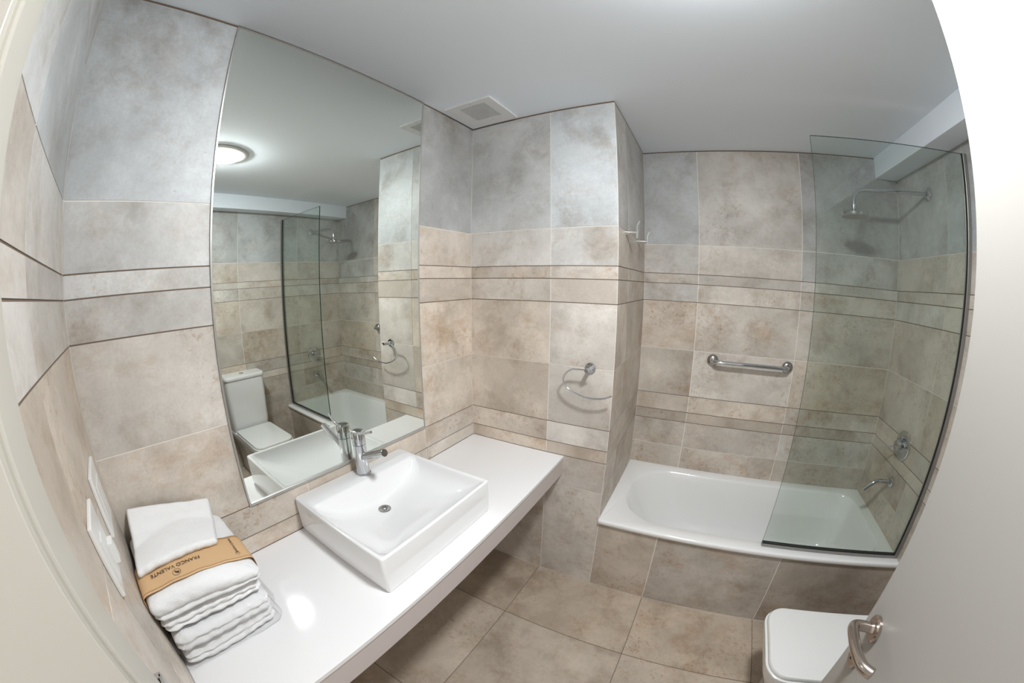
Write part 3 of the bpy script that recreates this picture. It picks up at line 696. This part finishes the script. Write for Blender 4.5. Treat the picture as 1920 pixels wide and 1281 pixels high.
# ---------------------------------------------------------------- towels
def soft_slab(name, x0, x1, y0, y1, zb, zt, label=None, grooves=(), amp=0.003, seed=0, r=0.02, nx=44, ny=44, nz=18, mat='towel', front_bulge=0.0, skew=0.0, cat='towel', group=None, puff=0.0, ripple=0.0, side_groove=True):
    """A folded cloth: rounded slab between the height functions zb(x, y) and zt(x, y)."""
    bm = bmesh.new(); bmesh.ops.create_cube(bm, size=2.0)
    grid = {}
    bm.free(); bm = bmesh.new()
    def P(u, v, w):     # u, v, w in -1..1
        h2 = 0.5 * (zt((x0 + x1) / 2, (y0 + y1) / 2) - zb((x0 + x1) / 2, (y0 + y1) / 2))
        hx, hy = (x1 - x0) / 2, (y1 - y0) / 2
        rr = min(r, h2)
        # rounded in the vertical section
        q = abs(w); over = max(0.0, q * h2 - (h2 - rr)) / rr
        inset = rr * (1 - math.sqrt(max(0, 1 - over * over)))
        gi = 0.0
        for (gw, gd, gs) in grooves: gi += gd * math.exp(-((w - gw) / gs) ** 2)
        cr = 0.0
        if abs(u) > 0.9 and abs(v) > 0.9: cr = 0.006 * ((abs(u) - 0.9) * 10) * ((abs(v) - 0.9) * 10)
        x = (x0 + x1) / 2 + u * (hx - (inset + gi) * (abs(u) ** 3) - cr) + (front_bulge * math.cos(v * PI / 2) if u > 0 else 0) * u * u * u
        y = (y0 + y1) / 2 + v * (hy - (inset + (gi if side_groove else 0)) * (abs(v) ** 3) - cr) + skew * (x - x0)
        b_, t_ = zb(x, y), zt(x, y)
        z = b_ + (t_ - b_) * (w + 1) / 2 + (puff * (1 - u * u) * (1 - v * v) if w > 0 else 0) * w
        nv_ = Vector((x * 9 + seed * 7.3, y * 9, z * 22))
        dd = noise.noise_vector(nv_) * amp + noise.noise_vector(nv_ * 3.1) * amp * 0.4
        rip = ripple * math.sin(v * 23 + noise.noise(Vector((w * 2.2, v * 2, seed))) * 4)
        if w < -0.95: dd.z = abs(dd.z) * 0.3
        return Vector((x + dd.x + rip * max(0, u) ** 6, y + dd.y, z + dd.z))
    def key(p): return tuple(round(c, 4) for c in p)
    cache = {}
    def V(u, v, w):
        k = key((u, v, w))
        if k not in cache: cache[k] = bm.verts.new(P(u, v, w))
        return cache[k]
    def lin(n): return [-1 + 2 * i / n for i in range(n + 1)]
    def warp(s): return math.sin(s * PI / 2) ** 1 if False else (abs(s) ** 0.75) * (1 if s > 0 else -1) if s else 0.0
    U, Vv, W = [warp(a) for a in lin(nx)], [warp(a) for a in lin(ny)], [warp(a) for a in lin(nz)]
    for (A, B, fn) in ((U, Vv, lambda a, b2: (a, b2, 1)), (U, Vv, lambda a, b2: (a, b2, -1)), (U, W, lambda a, b2: (a, 1, b2)), (U, W, lambda a, b2: (a, -1, b2)), (Vv, W, lambda a, b2: (1, a, b2)), (Vv, W, lambda a, b2: (-1, a, b2))):
        for i in range(len(A) - 1):
            for j in range(len(B) - 1):
                bm.faces.new([V(*fn(A[i], B[j])), V(*fn(A[i + 1], B[j])), V(*fn(A[i + 1], B[j + 1])), V(*fn(A[i], B[j + 1]))])
    o = finish(name, bm, mat, None, at=((x0 + x1) / 2, (y0 + y1) / 2, zb((x0 + x1) / 2, (y0 + y1) / 2)), smooth=True, angle=75)
    if label: tag(o, label, cat, group)
    return o
GT = 'folded white towels in the corner stack'
z0 = Z7
tilt = lambda y: (-1.29 - y) / 0.27        # 0 at the room side, 1 at the near wall
b1 = lambda x, y: z0 + 0.0005
t1 = lambda x, y: z0 + 0.050
b2_ = lambda x, y: z0 + 0.0535
t2 = lambda x, y: z0 + 0.100 + 0.004 * tilt(y)
b3 = lambda x, y: z0 + 0.107 + 0.006 * tilt(y)
t3 = lambda x, y: z0 + 0.142 + 0.014 * tilt(y)
b4 = lambda x, y: z0 + 0.146 + 0.014 * tilt(y)
t4 = lambda x, y: z0 + 0.192 + 0.034 * tilt(y) + 0.016 * math.cos(max(-1, min(1, (y + 1.42) / 0.14)) * PI / 2) - 0.010 * max(0, (x - 0.2) / 0.1)
soft_slab('folded_towel', 0.035, 0.302, -1.556, -1.292, b1, t1, 'folded white towel at the bottom of the stack, inside clear plastic', [(0.0, 0.006, 0.18)], 0.005, 1, 0.022, group=GT, ripple=0.0014)
soft_slab('folded_towel', 0.035, 0.306, -1.556, -1.288, b2_, t2, 'folded white towel in clear plastic, second from the bottom', [(0.1, 0.007, 0.16)], 0.006, 2, 0.022, group=GT, ripple=0.0018)
soft_slab('folded_towel', 0.012, 0.292, -1.561, -1.296, b3, t3, 'thin folded white towel just under the banded towel', [(0.0, 0.008, 0.22)], 0.006, 3, 0.018, group=GT, ripple=0.0018)
soft_slab('folded_towel', 0.010, 0.304, -1.561, -1.288, b4, t4, 'thick folded white towel wearing the brown paper band', [(-0.25, 0.007, 0.16)], 0.004, 4, 0.026, group=GT, puff=0.004, ripple=0.001)
# small towel lying tilted on top
def hand_towel():
    BL, BR, FR, FL = Vector((0.010, -1.535, 1.062)), Vector((0.012, -1.303, 1.010)), Vector((0.205, -1.345, 0.975)), Vector((0.226, -1.556, 0.992))
    bm = bmesh.new(); n = 48; top = []; bot = []
    def surf(u, v):      # u: back to front, v: wall side to room side
        p = (BL * (1 - v) + BR * v) * (1 - u) + (FL * (1 - v) + FR * v) * u
        zmin = (t4(max(p.x, 0.02), p.y) + 0.009) if True else 0
        p.z = max(p.z, zmin + 0.022)
        p += noise.noise_vector(Vector((u * 3, v * 3, 2.2))) * 0.003 + Vector((0, 0, 0.004 * math.sin(PI * v) * (1 - u)))
        return p
    for i in range(n + 1):
        ra, rb2 = [], []
        for j in range(n + 1):
            u, v = i / n, j / n
            e = min(u, 1 - u, v, 1 - v); rr = 0.035
            k = math.sqrt(max(0, 1 - (1 - min(1, e / rr)) ** 2))
            p = surf(u, v); rip = 0.0012 * math.sin(v * 42 + 2 * math.sin(v * 9)) * max(0, (u - 0.85) / 0.15) ** 2
            th = 0.020
            mid = p - Vector((0, 0, th / 2)) + Vector((rip, 0, 0))
            ra.append(bm.verts.new(mid + Vector((0, 0, th / 2 * k + noise.noise(Vector((u * 9, v * 9, 5))) * 0.0012))))
            rb2.append(bm.verts.new(mid - Vector((0, 0, th / 2 * k))) if 0 < i < n and 0 < j < n else ra[-1])
        top.append(ra); bot.append(rb2)
    for i in range(n):
        for j in range(n):
            bm.faces.new((top[i][j], top[i + 1][j], top[i + 1][j + 1], top[i][j + 1]))
            try: bm.faces.new((bot[i][j + 1], bot[i + 1][j + 1], bot[i + 1][j], bot[i][j]))
            except ValueError: pass
    o = finish('hand_towel', bm, 'towel', None, at=(0.11, -1.43, 1.0), smooth=True, angle=80)
    tag(o, 'small folded white towel lying on top of the stack', 'towel')
hand_towel()

# plastic bag round the two lower towels
bag = soft_slab('plastic_bag', 0.030, 0.311, -1.5625, -1.283, lambda x, y: z0 + 0.0003, lambda x, y: z0 + 0.1035 + 0.004 * tilt(y), 'clear crinkled plastic bag round the two lowest towels', [(0.0, 0.004, 0.2)], 0.0045, 9, 0.02, mat='film', cat='plastic bag', nx=60, ny=60, nz=26)

# kraft paper band wrapped over the thick towel
t = thing('paper_band', 'light brown printed paper band wrapped round the thick towel', 'paper band', (0.215, -1.42, t4(0.2, -1.42)))
def band_top(x, y): return t4(x, y) + 0.0075
by0, by1 = -1.5640, -1.2840
def band_path(x):
    """Section of the band at x: up one side, over the top and down the other."""
    pts = []
    for k in range(6): pts.append((by1, b4(x, by1) + 0.006 + (t4(x, by1) - b4(x, by1) - 0.022) * k / 5))
    zt1 = t4(x, by1 - 0.02) + 0.0065
    for k in range(1, 6):
        a = PI / 2 * k / 6
        pts.append((by1 - 0.020 * (1 - math.cos(a)), zt1 - 0.020 + 0.020 * math.sin(a)))
    for k in range(25):
        y = by1 - 0.020 + (by0 + 0.012 - (by1 - 0.020)) * k / 24
        pts.append((y, band_top(x, y) - 0.001 * math.sin(k)))
    for k in range(1, 6):
        a = PI / 2 * k / 6
        pts.append((by0 + 0.012 - 0.012 * math.sin(a), band_top(x, by0 + .012) - 0.012 * (1 - math.cos(a))))
    for k in range(6): pts.append((by0, band_top(x, by0 + .012) - 0.016 - 0.035 * k / 5))
    return pts
def band_mesh(xa, xb, lift, mat, name, parent):
    bm = bmesh.new(); NX = 10; rings = []
    for i in range(NX + 1):
        x = xa + (xb - xa) * i / NX
        rings.append([bm.verts.new((x + 0.012 * (-1.42 - y) / 0.14 * 0.6, y, z + lift)) for y, z in band_path(x)])
    for a, b2 in zip(rings, rings[1:]):
        for k in range(len(a) - 1): bm.faces.new((a[k], a[k + 1], b2[k + 1], b2[k]))
    o = finish(name, bm, mat, parent, smooth=True, angle=80)
    so = o.modifiers.new('thickness', 'SOLIDIFY'); so.thickness = 0.0005; so.offset = 1
    return o
band_mesh(0.172, 0.272, 0.0, 'kraft', 'band', t)
band_mesh(0.2645, 0.2662, 0.0007, 'kraftline', 'printed_line', t)
band_mesh(0.1775, 0.1792, 0.0007, 'kraftline', 'printed_line', t)
def on_band(yc, xc, flip=1):
    # text runs towards -y, its top towards +x
    return lambda u, v, w: (xc + v + 0.012 * (-1.42 - (yc - u)) / 0.14 * 0.6, yc - u, band_top(xc + v, yc - u) + 0.0021 + w)
text_mesh('printed_name', 'FRANCO VALENTE', 0.0150, 'ink', t, on_band(-1.466, 0.226))
bm = bmesh.new()
def ringmark(bm, xc, yc, ro, ri, n=36):
    a = []; b2 = []
    for k in range(n):
        an = 2 * PI * k / n
        for r, lst in ((ro, a), (ri, b2)):
            x, y = xc + r * math.cos(an), yc + r * math.sin(an) * 1.0
            lst.append(bm.verts.new((x + 0.012 * (-1.42 - y) / 0.14 * 0.6, y, band_top(x, y) + 0.0021)))
    for k in range(n): bm.faces.new((a[k], a[(k + 1) % n], b2[(k + 1) % n], b2[k]))
ringmark(bm, 0.2475, -1.468, 0.0105, 0.0096)
for (dx, dy, sx, sy, rot) in ((0.001, 0.001, 0.0060, 0.0026, 0.9), (-0.002, -0.002, 0.0045, 0.0016, 0.5), (0.0, 0.0035, 0.004, 0.0012, 1.4)):
    vs = []
    for k in range(16):
        an = 2 * PI * k / 16; px_, py_ = sx * math.cos(an), sy * math.sin(an)
        x = 0.2475 + dx + px_ * math.cos(rot) - py_ * math.sin(rot); y = -1.468 + dy + px_ * math.sin(rot) + py_ * math.cos(rot)
        vs.append(bm.verts.new((x + 0.012 * (-1.42 - y) / 0.14 * 0.6, y, band_top(x, y) + 0.0022)))
    bm.faces.new(vs)
finish('printed_emblem', bm, 'ink', t)
# the small second print near the room-side edge of the band
text_mesh('printed_name', 'FRANCO VALENTE', 0.0075, 'ink', t, lambda u, v, w: (0.212 + u, -1.314 + v, band_top(0.212 + u, -1.314 + v) + 0.0021 + w))
bm = bmesh.new(); ringmark(bm, 0.250, -1.314, 0.0055, 0.0048, 24); finish('printed_emblem', bm, 'ink', t)
